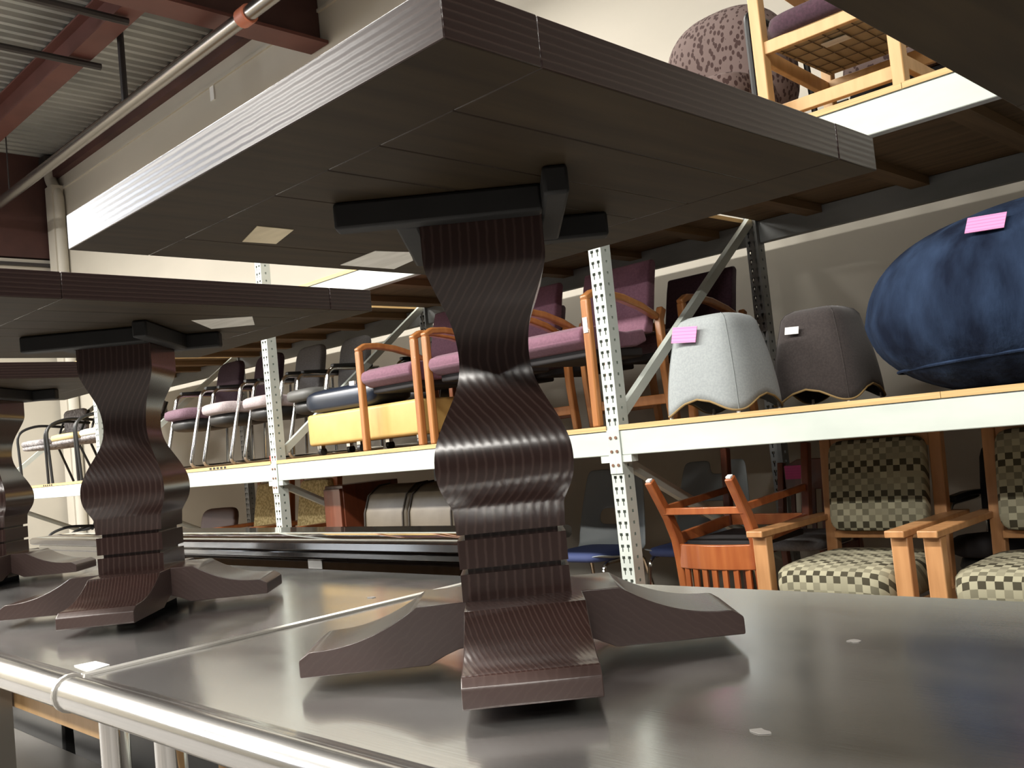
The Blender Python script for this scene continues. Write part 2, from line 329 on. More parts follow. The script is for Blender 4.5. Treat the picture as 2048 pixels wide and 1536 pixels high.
# corrugated roof deck, ribs run across the aisle
prof = []; p = 0.16
x = -13.4
while x < 6:
    prof += [(x, ROOF), (x + p * 0.36, ROOF), (x + p * 0.5, ROOF + 0.045), (x + p * 0.86, ROOF + 0.045)]; x += p
mb = MB(); n = len(prof)
mb.add([(a, -9.0, b) for a, b in prof] + [(a, WALL_Y + 0.2, b) for a, b in prof], [(i, i + 1, n + i + 1, n + i) for i in range(n - 1)])
struct(mb.build('ceiling', 'deck'))
struct(MB().box(-13.4, 6, 4.86, 5.15, 5.45, ROOF).build('trim_1', 'darkred'))
struct(MB().box(-13.4, 6, 4.925, 4.95, 5.26, 5.29).build('trim_2', 'wall'))
def ibeam(name, label, along, a0, a1, c, z0, z1, wid, m):
    mb = MB()
    for (q0, q1, k0, k1) in ((-wid / 2, wid / 2, z0, z0 + 0.02), (-0.012, 0.012, z0 + 0.02, z1 - 0.02), (-wid / 2, wid / 2, z1 - 0.02, z1)):
        if along == 'x': mb.box(a0, a1, c + q0, c + q1, k0, k1)
        else: mb.box(c + q0, c + q1, a0, a1, k0, k1)
    return tag(mb.build(name, m), label, 'beam')
ibeam('roof_beam', 'red primed steel roof beam running parallel to the rack', 'x', -13.38, -6.98, 3.74, 5.43, 5.74, 0.21, 'redsteel')
g = thing('roof_girder', 'deep dark red girder crossing the ceiling to the back wall', 'girder', (-6.9, 1.5, 4.93))
MB().box(-0.14, 0.14, 0, WALL_Y - 1.51, 0, 0.03).build('bottom_flange', 'redsteel', g)
MB().box(-0.02, 0.02, 0, WALL_Y - 1.51, 0.03, 0.81).build('web', 'darkred', g)
g = thing('sprinkler_pipe', 'galvanised sprinkler main pipe hanging below the roof', 'pipe', (-9, 3.93, 4.80))
MB().tube([(-4.35, 0, 0.0), (7, 0, 0)], 0.060, 16).build('pipe', 'pipe', g, smooth=True)
MB().tube([(2.5, 0, 0), (2.62, 0, 0)], 0.078, 14).build('coupling', 'coupling', g, smooth=True)
MB().tube([(0.27, 0, 0.05), (0.27, 0, 0.94)], 0.034, 8).build('riser', 'darkpipe', g, smooth=True)
MB().tube([(-3.1, 0, 0.05), (-3.1, 0, 0.94)], 0.008, 6).build('hanger_rod', 'darkpipe', g)
for k, (xx, ya, yb) in enumerate(((-9.25, 2.0, 3.94), (-8.17, 2.0, 3.76))):
    tag(MB().tube([(xx, ya, 5.385), (xx, yb, 5.385)], 0.036, 8).build('conduit', 'darkpipe', smooth=True),
        ('black conduit crossing beneath the roof beam, farther one', 'black conduit under the roof deck beside the vertical riser')[k], 'conduit')
g = thing('drain_pipe', 'cream painted drain pipe with an elbow in the wall corner', 'pipe', (-13.1, 4.87, 0))
MB().tube(fillet([(0, 0, 0), (0, 0, 5.18), (-0.2, -0.02, 5.42), (-0.2, -0.02, 5.6)], 0.12), 0.075, 14).build('pipe', 'drain', g, smooth=True)
MB().box(-0.36, -0.05, -0.13, 0.06, 5.55, 5.72).build('roof_box', 'darkpipe', g)
tag(MB().box(-8.92, -8.84, 4.935, 4.95, 5.11, 5.26).build('wall_plate', 'white'), 'small white plate fixed high on the beige wall', 'plate')
tag(MB().box(-13.32, -13.08, 4.78, 4.93, 0.0, 5.3).build('wall_pilaster', 'wall'), 'beige corner pilaster behind the drain pipe', 'pilaster')

# ================================================================== pallet rack
PX = [-2.624, -5.44, -8.256, -11.07, 0.19]
def slot_post(mb, x0, x1, y0, y1, z0, z1, pitch=0.05):
    # channel: front sheet with keyhole slots, side sheets with small holes, closed back
    W = x1 - x0
    def vx(x, z): return (x, y0, z)
    cuts = [0.0, 0.16, 0.235, 0.315, 0.39, 0.61, 0.685, 0.765, 0.84, 1.0]
    rows = []; z = z0
    while z < z1 - 1e-6:
        rows += [(z, min(z + 0.016, z1), 's'), (z + 0.016, min(z + 0.034, z1), 't'), (z + 0.034, min(z + 0.047, z1), 'h'), (z + 0.047, min(z + pitch, z1), 's')]
        z += pitch
    for (a, b, t) in rows:
        if t == 's' or a >= b:
            mb.add([vx(x0, a), vx(x1, a), vx(x1, b), vx(x0, b)], [(0, 1, 2, 3)]); continue
        op = {1, 2, 3, 5, 6, 7} if t == 'h' else {2, 6}
        st = 0
        for i in range(9):
            if i in op: continue
            mb.add([vx(x0 + W * cuts[i], a), vx(x0 + W * cuts[i + 1], a), vx(x0 + W * cuts[i + 1], b), vx(x0 + W * cuts[i], b)], [(0, 1, 2, 3)])
    D = y1 - y0
    for xs in (x0, x1):
        for (a, b, t) in rows:
            if t != 'h': mb.add([(xs, y0, a), (xs, y1, a), (xs, y1, b), (xs, y0, b)], [(0, 1, 2, 3)])
            else:
                for (u, v) in ((0, 0.42), (0.58, 1)):
                    mb.add([(xs, y0 + D * u, a), (xs, y0 + D * v, a), (xs, y0 + D * v, b), (xs, y0 + D * u, b)], [(0, 1, 2, 3)])
    mb.add([(x0, y1, z0), (x1, y1, z0), (x1, y1, z1), (x0, y1, z1)], [(0, 1, 2, 3)])
    mb.add([(x0, y0, z1), (x1, y0, z1), (x1, y1, z1), (x0, y1, z1)], [(0, 1, 2, 3)])
frame_lab = ['perforated white rack upright beside the pale grey stool', 'perforated white rack upright beside the mustard ottoman',
             'perforated white rack upright beyond the second trestle table', 'perforated white rack upright at the far left end', 'perforated white rack upright right of the blue beanbag']
up0 = None
for i, px in enumerate(PX):
    if up0 is None:
        t = thing('rack_upright', frame_lab[0], 'rack upright', (px, 3.25, 0), 0, 'rack uprights')
        mb = MB(); slot_post(mb, -0.035, 0.035, 0, 0.068, 0, 2.65); mb.build('front_post', 'rack', t, weld=False)
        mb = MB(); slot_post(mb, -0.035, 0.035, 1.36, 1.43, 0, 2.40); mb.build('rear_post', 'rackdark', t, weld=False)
        for (y0, z0, y1, z1) in ((0.05, EYE + 0.055, 1.36, EYE + 1.06), (0.05, EYE - 0.14, 1.36, EYE - 0.78)):
            MB().bar((0, y0, z0), (0, y1, z1), 0.032, 0.045, (0, 0, 1)).build('brace', 'rack', t)
        MB().box(-0.06, 0.06, -0.02, 0.1, 0, 0.008).build('base_plate', 'rackdark', t)
        up0 = t
    else: copy_tree(up0, frame_lab[i], (px, 3.25, 0))
def beam(x0, x1, y, ztop, h, label, m, front=True, parts=True):
    t = thing('rack_beam', label, 'rack beam', (0, 0, 0), 0, 'rack beams')
    d = 1 if front else -1
    y1 = y + 0.045 * d
    MB().box(x0, x1, min(y, y1), max(y, y1), ztop - h, ztop).build('beam_bar', m, t, bevel=0.004)
    MB().box(x0, x1, min(y, y + 0.004 * d), max(y, y + 0.004 * d), ztop, ztop + 0.004).build('lip', m, t)
    if parts:
        for (xa, s) in ((x0, -1), (x1, 1)):
            a, b = (xa, xa + 0.036 * s)
            MB().box(min(a, b), max(a, b), y - 0.006, y - 0.001, ztop - h - 0.08, ztop + 0.005).build('connector', m, t, bevel=0.002)
            for k in range(3):
                z = ztop - 0.03 - k * 0.06
                MB().tube([(xa + 0.02 * s, y - 0.010, z), (xa + 0.02 * s, y - 0.005, z)], 0.007, 8).build('rivet', 'rivet', t)
            MB().box(min(xa - 0.05 * s, xa), max(xa - 0.05 * s, xa), y, y + 0.045, ztop - h - 0.03, ztop - h).build('end_bracket', m, t)
    return t
def deck(x0, x1, ztop, label, njoist=5):
    t = thing('plywood_deck', label, 'shelf deck', (0, 0, 0), 0, 'plywood decks')
    n = 2; wd = (x1 - x0) / n
    for i in range(n):
        mb = MB(); mb.box(x0 + i * wd + 0.001, x0 + (i + 1) * wd - 0.001, 3.245, 4.68, ztop - 0.022, ztop, 0)
        mb.m = [0, 0, 1, 1, 1, 1]
        mb.build('plywood_panel', ['ply', 'ply_edge'], t)
    for i in range(njoist):
        xx = x0 + (i + 0.6) * (x1 - x0) / njoist
        MB().box(xx - 0.045, xx + 0.045, 3.296, 4.634, ztop - 0.064, ztop - 0.023).build('joist', 'joist', t)
    return t
bays = [(-2.589, 0.155), (-5.405, -2.659), (-8.221, -5.475), (-11.035, -8.291)]
bn = ['the grey stools and blue beanbag', 'the mauve armchairs', 'the row of sled chairs', 'the far black chairs']
for i, (a, b) in enumerate(bays):
    beam(a, b, 3.25, MID - 0.024, 0.108, 'white front rack beam below ' + bn[i], 'rack')
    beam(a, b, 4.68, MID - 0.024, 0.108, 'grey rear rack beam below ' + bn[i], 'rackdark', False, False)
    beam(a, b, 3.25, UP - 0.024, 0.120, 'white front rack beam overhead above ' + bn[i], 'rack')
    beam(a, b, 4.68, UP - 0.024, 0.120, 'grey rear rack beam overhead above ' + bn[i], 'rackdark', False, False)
    beam(a, b, 3.25, LOW - 0.024, 0.108, 'bottom front rack beam two levels under ' + bn[i], 'rack', True, False)
    deck(a, b, MID, 'plywood shelf deck carrying ' + bn[i])
    deck(a, b, UP, 'overhead plywood shelf deck above ' + bn[i])
    deck(a, b, LOW, 'bottom plywood shelf deck two levels under ' + bn[i], 2)

for (bay, xs0, mi_) in ((2, -6.30, 6), (3, -9.62, 9)):
    dk = [o_ for o_ in C.objects if o_.get('label') == 'plywood shelf deck carrying ' + bn[bay]][0]
    for k in range(5): MB().box(xs0 + k * 0.052, xs0 + k * 0.052 + 0.03, 3.2435, 3.2455, MID - 0.019, MID - 0.004).build('stamp_mark', 'stamp', dk)

# ================================================================== steel work tables
def steel_table(x0, x1, label, roll_r=0.029):
    t = thing('steel_table', label, 'work table', (x0, 0, 0), 0, 'stainless steel work tables')
    L = x1 - x0; yf, yb = 0.575, 1.617; z = STEEL
    # top sheet
    MB().box(0, L, yf + 0.045, yb, z - 0.022, z).build('top', 'steel', t, bevel=0.002)
    # rolled front edge: three-quarter round
    pr = arc((yf + roll_r, z - roll_r + 0.006), roll_r, math.radians(60), math.radians(285), 18)
    pr2 = arc((yf + roll_r, z - roll_r + 0.006), roll_r - 0.003, math.radians(285), math.radians(60), 18)
    pr = [(yf + 0.06, z), (yf + 0.05, z + 0.002)] + pr + pr2 + [(yf + 0.05, z - 0.003), (yf + 0.06, z - 0.003)]
    MB().prism(pr, 0.0, L, 'x').build('rolled_edge', 'roll', t, smooth=True)
    for xa in (-0.002, L - 0.001):
        c = [(yf + roll_r + (roll_r + 0.004) * math.cos(q * PI / 9), z - roll_r + 0.006 + (roll_r + 0.004) * math.sin(q * PI / 9)) for q in range(18)]
        MB().prism(c, xa, xa + 0.003, 'x').build('end_cap', 'lip', t)
        MB().tube([(xa + 0.0015 + (0.003 if xa < 0 else -0.003), yf + 0.05, z + 0.001), (xa + 0.0015 + (0.003 if xa < 0 else -0.003), yb, z + 0.001)], 0.0042, 8).build('side_lip', 'lip', t, smooth=True)
    for (lx, ly) in ((0.175, 0.69), (L - 0.045, 0.69), (0.175, 1.5), (L - 0.045, 1.5)):
        lg = MB().tube([(lx, ly, 0.02), (lx, ly, z - 0.06)], 0.0255, 20).build('leg', 'chrome', t, smooth=True)
        MB().tube([(lx, ly, z - 0.088), (lx, ly, z - 0.022)], [0.031, 0.033], 20).build('socket', 'socket', lg, smooth=True)
        MB().tube([(lx, ly, 0.0), (lx, ly, 0.03)], [0.018, 0.026], 14).build('bullet_foot', 'blackplastic', lg, smooth=True)
    MB().box(0.06, L - 0.02, 0.665, 1.25, 0.275, 0.30).build('undershelf', 'shelf_steel', t, bevel=0.003)
    MB().box(0.215, L - 0.20, 0.75, 0.77, z - 0.185, z - 0.023).build('apron_board', 'beech', t)
    MB().box(0.215, L - 0.09, 1.45, 1.47, z - 0.185, z - 0.023).build('apron_board', 'beech', t)
    return t
sr = steel_table(-1.722, 0.78, 'brushed stainless steel work table under the nearest trestle table')
MB().prism([(0.52, STEEL - 0.185), (0.66, STEEL - 0.185), (0.66, STEEL - 0.25), (0.60, STEEL - 0.24), (0.58, STEEL - 0.27), (0.52, STEEL - 0.25)], 0.71, 0.752, 'y').build('bracket', 'socket', sr)
sl = steel_table(-4.55, -1.728, 'brushed stainless steel work table left of the seam')
MB().box(1.99, 2.035, 0.70, 0.745, 0.30, STEEL - 0.023).build('middle_post', 'shelf_steel', sl)
tag(MB().prism([(-1.839, 0.652), (-1.833, 0.688), (-1.768, 0.688), (-1.752, 0.645)], STEEL + 0.0005, STEEL + 0.0015, 'z').build('paper_sticker', 'white'), 'blank white sticker lying on the left steel top', 'sticker')
for k, (sx, sy, lab) in enumerate(((-0.645, 1.288, 'pale dried smudge on the steel near the rear edge'), (-0.56, 0.884, 'pale dried smudge on the steel at lower right'), (-1.834, 1.32, 'pale dried smudge on the steel beside the seam'))):
    pts = [(sx + 0.013 * math.cos(q * PI / 5) * (0.6 + 0.5 * random.random()), sy + 0.010 * math.sin(q * PI / 5) * (0.5 + 0.6 * random.random())) for q in range(10)]
    tag(MB().prism(pts, STEEL + 0.0002, STEEL + 0.0012, 'z').build('smudge', 'smudge'), lab, 'smudge', 'smudges on the steel')

for k, (bx, lab) in enumerate(((-4.15, 'added black bin darkening the gap far under the left steel table'), (-3.35, 'added black bin darkening the gap midway under the left steel table'), (-2.55, 'added black bin darkening the gap under the steel table near the seam'))):
    t = thing('added_dark_bin', lab, 'bin', (bx, 1.37, 0), 0, 'added dark bins')  # bins added to hide the bright floor and darken under the table
    MB().prism([(-0.33, 0.0), (-0.36, 0.52), (0.36, 0.52), (0.33, 0.0)], -0.08, 0.08, 'y').build('tub', 'blackplastic', t, bevel=0.01)
    MB().box(-0.375, 0.375, -0.09, 0.09, 0.521, 0.55).build('lid', 'blackplastic', t, bevel=0.006)

# ================================================================== pedestal tables
H_UND = 0.701; TH = 0.056; SIDE = 0.9135
def profile_w(z):
    P = [(0.02, .080), (0.107, .080), (0.232, .0805), (0.244, .085), (0.258, .093), (0.275, .0995), (0.297, .102), (0.317, .101), (0.334, .0975), (0.362, .0865), (0.390, .0725), (0.410, .0630),
         (0.430, .0565), (0.455, .0530), (0.480, .0540), (0.505, .0575), (0.530, .0650), (0.555, .0755), (0.580, .0855), (0.595, .0905), (0.606, .0915), (0.701, .0915)]
    for (a, wa), (b, wb) in zip(P, P[1:]):
        if a <= z <= b: return wa + (wb - wa) * (z - a) / (b - a)
    return P[-1][1]
def smooth_w(z):
    if z > 0.606 or z < 0.236: return profile_w(z)
    return sum(profile_w(z + d * 0.004) for d in (-2, -1, 0, 1, 2)) / 5
def pedestal_table(label, loc, rz):
    t = thing('pedestal_table', label, 'table', (loc[0], loc[1], STEEL), rz, 'dark pedestal tables')
    # column: square section that follows the curved profile, two saw-cut grooves
    zs = [0.02, 0.107]
    gro = [(0.142, 0.150), (0.192, 0.200)]
    zz = 0.236
    lv = [(0.02, 0), (0.142, 0), (0.142, 0.011), (0.150, 0.011), (0.150, 0), (0.192, 0), (0.192, 0.011), (0.200, 0.011), (0.200, 0)]
    while zz <= 0.6061: lv.append((zz, 0)); zz += 0.0074
    lv += [(0.612, 0), (0.701, 0)]
    col = MB()
    for k in range(4):
        a = k * PI / 2 + PI / 4; nx, ny = math.cos(a), math.sin(a); tx, ty = -ny, nx
        vs = []
        for (z, dep) in lv:
            w_ = smooth_w(z) - dep
            vs += [(nx * w_ + tx * w_, ny * w_ + ty * w_, z), (nx * w_ - tx * w_, ny * w_ - ty * w_, z)]
        col.add(vs, [(2 * i, 2 * i + 2, 2 * i + 3, 2 * i + 1) for i in range(len(lv) - 1)])
    o = col.build('column', 'espresso', t, smooth=True, weld=False)
    # feet
    fp = [(0.075, 0.103), (0.150, 0.102)] + [(0.150 + 0.155 * s, 0.053 + 0.049 * (1 - s) ** 2.1) for s in [i / 12 for i in range(1, 13)]] + [(0.312, 0.0520), (0.3265, 0.0425), (0.3275, 0.0385), (0.3275, 0.0185), (0.326, 0.0165), (0.138, 0.0165), (0.112, 0.029), (0.092, 0.036), (0.075, 0.038)]
    fp = fp[::-1]
    feet = []
    for k in range(4):
        if k == 0:
            mb = MB(); mb.prism(fp, -0.081, 0.081, 'y'); n_ = len(fp)
            mb.m = [1, 1] + [0 if min(fp[i][1], fp[(i + 1) % n_][1]) > 0.05 else 1 for i in range(n_)]
            f = mb.build('foot', ['espresso', 'espresso_foot_lit'], t, bevel=0.0025, seg=2)
            f0 = f
        else:
            f = f0.copy(); C.objects.link(f); f.parent = t
        f.rotation_euler = (0, 0, k * PI / 2 + PI / 4)
        if k == 3: f.location = (0.009, 0.005, 0); f.scale = (1.02, 1.05, 1)
    MB().box(-0.055, 0.055, -0.055, 0.055, 0.0005, 0.0205).build('base_pad', 'glide', t)
    # top cleats, pinwheel around the column head
    for k in range(4):
        if k == 0:
            cl = MB().box(-0.212, 0.093, -0.127, -0.0915, 0.660, 0.7005).build('cleat', 'cleat', t, bevel=0.005); c0 = cl
        else: cl = c0.copy(); C.objects.link(cl); cl.parent = t
        cl.rotation_euler = (0, 0, PI / 4 + k * PI / 2)
    # top: two breadboard ends and the planks between
    hs = SIDE / 2; bw = 0.13
    def plank(nm, x0, x1, y0, y1):
        mb = MB(); mb.box(x0, x1, y0, y1, H_UND, H_UND + TH); mb.m = [1, 0, 0, 0, 0, 0]
        return mb.build(nm, ['espresso_edge', 'underside'], t, bevel=0.0018, seg=2)
    ox, oy = -0.008, -0.006
    plank('breadboard_end', -hs + ox, hs + ox, -hs + oy, -hs + bw + oy); plank('breadboard_end', -hs + ox, hs + ox, hs - bw + oy, hs + oy)
    xs = [-hs, -hs + 0.13, -hs + 0.27, -0.19 + 0.0, -0.055, 0.075, 0.185, 0.32, hs]
    for a, b in zip(xs, xs[1:]): plank('plank', a + ox + 0.0006, b + ox - 0.0006, -hs + bw + oy + 0.0006, hs - bw + oy - 0.0006)
    return t
T1 = (-1.062, 1.040)
t1 = pedestal_table('nearest dark brown pedestal table with a curvy square column, on steel', T1, 0)
zu = H_UND
def label_under(t, pts, m, nm='paper_label'):
    MB().prism(pts, zu - 0.0012, zu - 0.0002, 'z').build(nm, m, t)
lt = pedestal_table('second dark brown pedestal table standing left of the nearest one', (-2.402, 1.036), math.radians(1.6))
l3 = copy_tree(t1, 'farthest left dark brown pedestal table, mostly cut off by the frame', (-3.85, 1.12, STEEL), 0)
l0 = copy_tree(t1, 'dark brown tabletop seen from below at the upper right corner', (0.097, 1.036, STEEL), 0)
label_under(t1, [(-1.28 - T1[0], 0.77 - T1[1]), (-1.28 - T1[0], 0.835 - T1[1]), (-1.375 - T1[0], 0.86 - T1[1]), (-1.38 - T1[0], 0.80 - T1[1])], 'paper_tan')
label_under(t1, [(-1.365 - T1[0], 1.06 - T1[1]), (-1.35 - T1[0], 1.13 - T1[1]), (-1.41 - T1[0], 1.185 - T1[1]), (-1.49 - T1[0], 1.20 - T1[1]), (-1.49 - T1[0], 1.07 - T1[1])], 'paper')
label_under(lt, [(-2.16 + 2.402, 1.09 - 1.036), (-2.08 + 2.402, 1.21 - 1.036), (-2.20 + 2.402, 1.29 - 1.036), (-2.28 + 2.402, 1.21 - 1.036)], 'paper')

# ================================================================== polished dark table behind the steel
t = thing('conference_table', 'polished dark mahogany table behind the steel work tables', 'table', (-3.5, 1.70, 0))
MB().prism([(0, 0.955), (-0.012, 0.962), (-0.014, 0.982), (0.0, 0.991), (0.33, 0.991), (0.344, 0.982), (0.342, 0.962), (0.33, 0.955)], -1.75, 1.66, 'x').build('tabletop', 'gloss', t, smooth=True)
MB().box(-1.70, 1.62, 0.012, 0.318, 0.925, 0.955).build('moulding', 'gloss', t, bevel=0.008)
MB().box(-1.66, 1.58, 0.03, 0.05, 0.80, 0.925).build('apron', 'gloss', t); MB().box(-1.66, 1.58, 0.28, 0.30, 0.80, 0.925).build('apron', 'gloss', t)
for (xx, yy) in ((-1.6, 0.09), (1.53, 0.09), (-1.6, 0.24), (1.53, 0.24)): MB().bar((xx, yy, 0), (xx, yy, 0.925), 0.05, 0.05, (0, 1, 0), 0.08, 0.08).build('leg', 'gloss', t, bevel=0.006)
MB().box(0.765, 0.845, 0.0285, 0.03, 0.893, 0.925).build('sticker', 'white', t)

# ================================================================== mid shelf: mauve armchairs
def mauve_chair(label, loc, rz=0, fab='purple', wood='oak', group='mauve armchairs', stick=False):
    t = thing('armchair', label, 'chair', loc, rz, group)
    W = 0.51; h = W / 2
    for s in (-1, 1):
        MB().bar((s * h, 0.02, 0), (s * h, 0.02, 0.585), 0.042, 0.036, (0, 1, 0)).build('front_leg', wood, t, bevel=0.008)
        MB().sweep([(s * h, 0.60, 0.005), (s * h, 0.575, 0.25), (s * h, 0.57, 0.50), (s * h, 0.60, 0.56)], 0.036, 0.04, (1, 0, 0)).build('rear_leg', wood, t, bevel=0.006)
        MB().sweep([(s * h, 0.004, 0.585), (s * h, 0.06, 0.612), (s * h, 0.15, 0.615), (s * h, 0.28, 0.600), (s * h, 0.42, 0.565), (s * h, 0.55, 0.515)], [0.040, 0.042, 0.044, 0.044, 0.042, 0.038], [0.03, 0.036, 0.036, 0.036, 0.034, 0.03], (1, 0, 0)).build('arm', wood, t, bevel=0.008)
    MB().bar((-h, 0.585, 0.11), (h, 0.585, 0.11), 0.022, 0.05).build('rear_stretcher', wood, t, bevel=0.004)
    pr = [(0.0, 0.395), (-0.01, 0.42), (0.0, 0.452), (0.05, 0.470), (0.12, 0.468), (0.22, 0.455), (0.34, 0.445), (0.48, 0.46), (0.50, 0.40), (0.42, 0.375), (0.20, 0.36), (0.05, 0.362)]
    MB().prism(pr[::-1], -h + 0.03, h - 0.03, 'x').build('seat', fab, t, bevel=0.028, seg=4)
    MB().box(-h + 0.05, h - 0.05, 0.06, 0.48, 0.325, 0.372).build('seat_pan', 'black', t, bevel=0.01)
    bp = [(0.48, 0.44), (0.515, 0.50), (0.545, 0.62), (0.575, 0.74), (0.60, 0.815), (0.635, 0.82), (0.65, 0.80), (0.625, 0.70), (0.595, 0.56), (0.56, 0.44)]
    MB().prism(bp[::-1], -h + 0.035, h - 0.035, 'x').build('backrest', fab, t, bevel=0.028, seg=4)
    if stick: MB().box(h - 0.012, h + 0.014, -0.0015, -0.0002, 0.43, 0.50).build('sticker', 'white', t)
    return t
mauve_chair('mauve upholstered oak armchair straddling the mustard ottoman', (-4.245, 3.285, MID), 0, stick=False)
mauve_chair('mauve upholstered oak armchair in the middle of the front row', (-3.635, 3.285, MID), 0)
mauve_chair('mauve upholstered oak armchair directly left of the rack upright', (-3.005, 3.285, MID), 0, stick=True)
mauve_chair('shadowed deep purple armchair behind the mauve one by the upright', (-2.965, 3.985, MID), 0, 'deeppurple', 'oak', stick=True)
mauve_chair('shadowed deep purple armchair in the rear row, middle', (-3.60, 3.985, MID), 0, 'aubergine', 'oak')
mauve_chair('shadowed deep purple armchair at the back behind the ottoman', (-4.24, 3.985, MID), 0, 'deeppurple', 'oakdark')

# mustard ottoman and navy bolster
t = thing('ottoman', 'mustard yellow vinyl ottoman on casters under the navy bolster', 'ottoman', (-4.66, 3.55, MID))
MB().box(-0.57, 0.57, -0.165, 0.165, 0.065, 0.265).build('body', 'yellow', t, bevel=0.022, seg=4)
for sx in (-0.5, -0.08, 0.5):
    for sy in (-0.11, 0.11):
        c = MB().tube([(sx - 0.014, sy, 0.026), (sx + 0.014, sy, 0.026)], 0.0255, 14).build('caster', 'blackplastic', t, smooth=True)
        MB().box(sx - 0.018, sx + 0.018, sy - 0.02, sy + 0.01, 0.045, 0.066).build('fork', 'chrome', c)
t = thing('bolster', 'navy vinyl bolster cushion lying on the mustard ottoman', 'cushion', (-4.89, 3.55, MID + 0.266))
MB().sup((0, 0, 0.078), (0.385, 0.16, 0.079), 0.55, 0.25, 32, 12).build('pad', 'navy', t, smooth='full')
MB().box(0.10, 0.15, -0.125, -0.11, 0.135, 0.17).build('paper_tag', 'white', t)
tag(MB().box(-5.56, -5.50, 3.29, 3.33, MID, MID + 0.035).build('red_block', 'red', bevel=0.004), 'small red plastic block on the shelf next to the upright', 'block')

# sled chairs
def sled_chair(label, loc, rz, seat, back, topback=None, group='sled base chairs', W=0.47, tube='chrome'):
    t = thing('sled_chair', label, 'chair', loc, rz, group); h = W / 2
    for s in (-1, 1):
        pts = fillet([(s * h, 0.50, 0.02), (s * h, -0.04, 0.014), (s * h, 0.10, 0.605), (s * h, 0.50, 0.60), (s * h, 0.53, 0.60)], 0.06, 6)
        MB().tube(pts, 0.0145, 10).build('side_tube', tube, t, smooth=True)
        MB().sweep([(s * h, 0.13, 0.622), (s * h, 0.30, 0.626), (s * h, 0.47, 0.618)], 0.042, 0.022, (1, 0, 0)).build('armrest', 'blackplastic', t, bevel=0.006)
        MB().tube([(s * h, 0.50, 0.02), (s * (h - 0.01), 0.53, 0.60)], 0.0125, 8).build('rear_tube', tube, t, smooth=True)
    MB().tube([(-h, 0.48, 0.02), (h, 0.48, 0.02)], 0.011, 8).build('floor_bar', tube, t, smooth=True)
    def bow(p): return [p[0], p[1], p[2] - 0.10 * (p[1]) - 0.25 * max(0, -p[1] - 0.1) ** 1.5]
    MB().sup((0, 0.18, 0.425), (h - 0.012, 0.25, 0.050), 0.5, 0.45, 28, 10, bow).build('seat', seat, t, smooth='full')
    MB().sup((0, 0.20, 0.352), (h - 0.025, 0.225, 0.055), 0.6, 0.5, 24, 8).build('seat_shell', 'blackplastic', t, smooth='full')
    def lean(p): return [p[0], p[1] + 0.20 * p[2] - 0.35 * p[0] ** 2, p[2]]
    MB().sup((0, 0.47, 0.655), (h - 0.02, 0.035, 0.20), 0.4, 0.4, 28, 12, lean).build('backrest', back, t, smooth='full')
    return t
sled_chair('sled chair with dull plum seat, leftmost of the row', (-7.13, 3.45, MID), 0, 'plumseat', 'aubergine', W=0.42)
sled_chair('sled chair with pale pinkish seat and dark plum back', (-6.64, 3.52, MID), 0, 'lilac', 'aubergine', W=0.42)
sled_chair('sled chair with pale grey seat, left of the perforated upright', (-6.17, 3.60, MID), 0, 'lilac', 'greyfab', W=0.40)
sled_chair('sled chair with grey leatherette back, right of the perforated upright', (-5.70, 3.68, MID), 0, 'leathergrey', 'greyfab', W=0.38)
sled_chair('black sled chair in the shadow behind the ottoman', (-4.93, 4.02, MID), 0, 'black', 'black')

# far bay chairs
def tube_chair(label, loc, rz, seat, back):
    t = thing('stacking_chair', label, 'chair', loc, rz, 'far tube frame chairs'); h = 0.26
    for s in (-1, 1):
        MB().tube(fillet([(s * h, 0.02, 0.003), (s * (h + 0.02), 0.0, 0.56), (s * h, 0.20, 0.63), (s * h, 0.50, 0.60)], 0.10, 5), 0.014, 8).build('side_tube', 'blackplastic', t, smooth=True)
        MB().tube([(s * (h - 0.03), 0.55, 0.008), (s * (h - 0.05), 0.38, 0.42), (s * (h - 0.03), 0.52, 0.74)], 0.013, 8).build('rear_tube', 'blackplastic', t, smooth=True)
    MB().sup((0, 0.22, 0.43), (h - 0.01, 0.24, 0.04), 0.5, 0.4, 24, 8).build('seat', seat, t, smooth='full')
    MB().sup((0, 0.22, 0.385), (h - 0.01, 0.23, 0.03), 0.5, 0.4, 24, 8).build('seat_base', 'greypattern', t, smooth='full')
    MB().sup((0, 0.50, 0.64), (h - 0.03, 0.03, 0.13), 0.4, 0.5, 24, 8).build('backrest', back, t, smooth='full')
    return t
tube_chair('far black tube chair with mottled grey seat', (-10.35, 3.40, MID), 0.15, 'greypattern', 'greypattern')
tube_chair('far black tube chair with tan seat pad', (-9.42, 3.36, MID), 0.1, 'tan', 'greypattern')
tube_chair('far black tube chair with cream seat pad beside the upright', (-8.72, 3.36, MID), 0.05, 'cream', 'black')
tube_chair('far black tube chair standing behind the tan seated one', (-9.85, 4.02, MID), -0.1, 'black', 'greypattern')

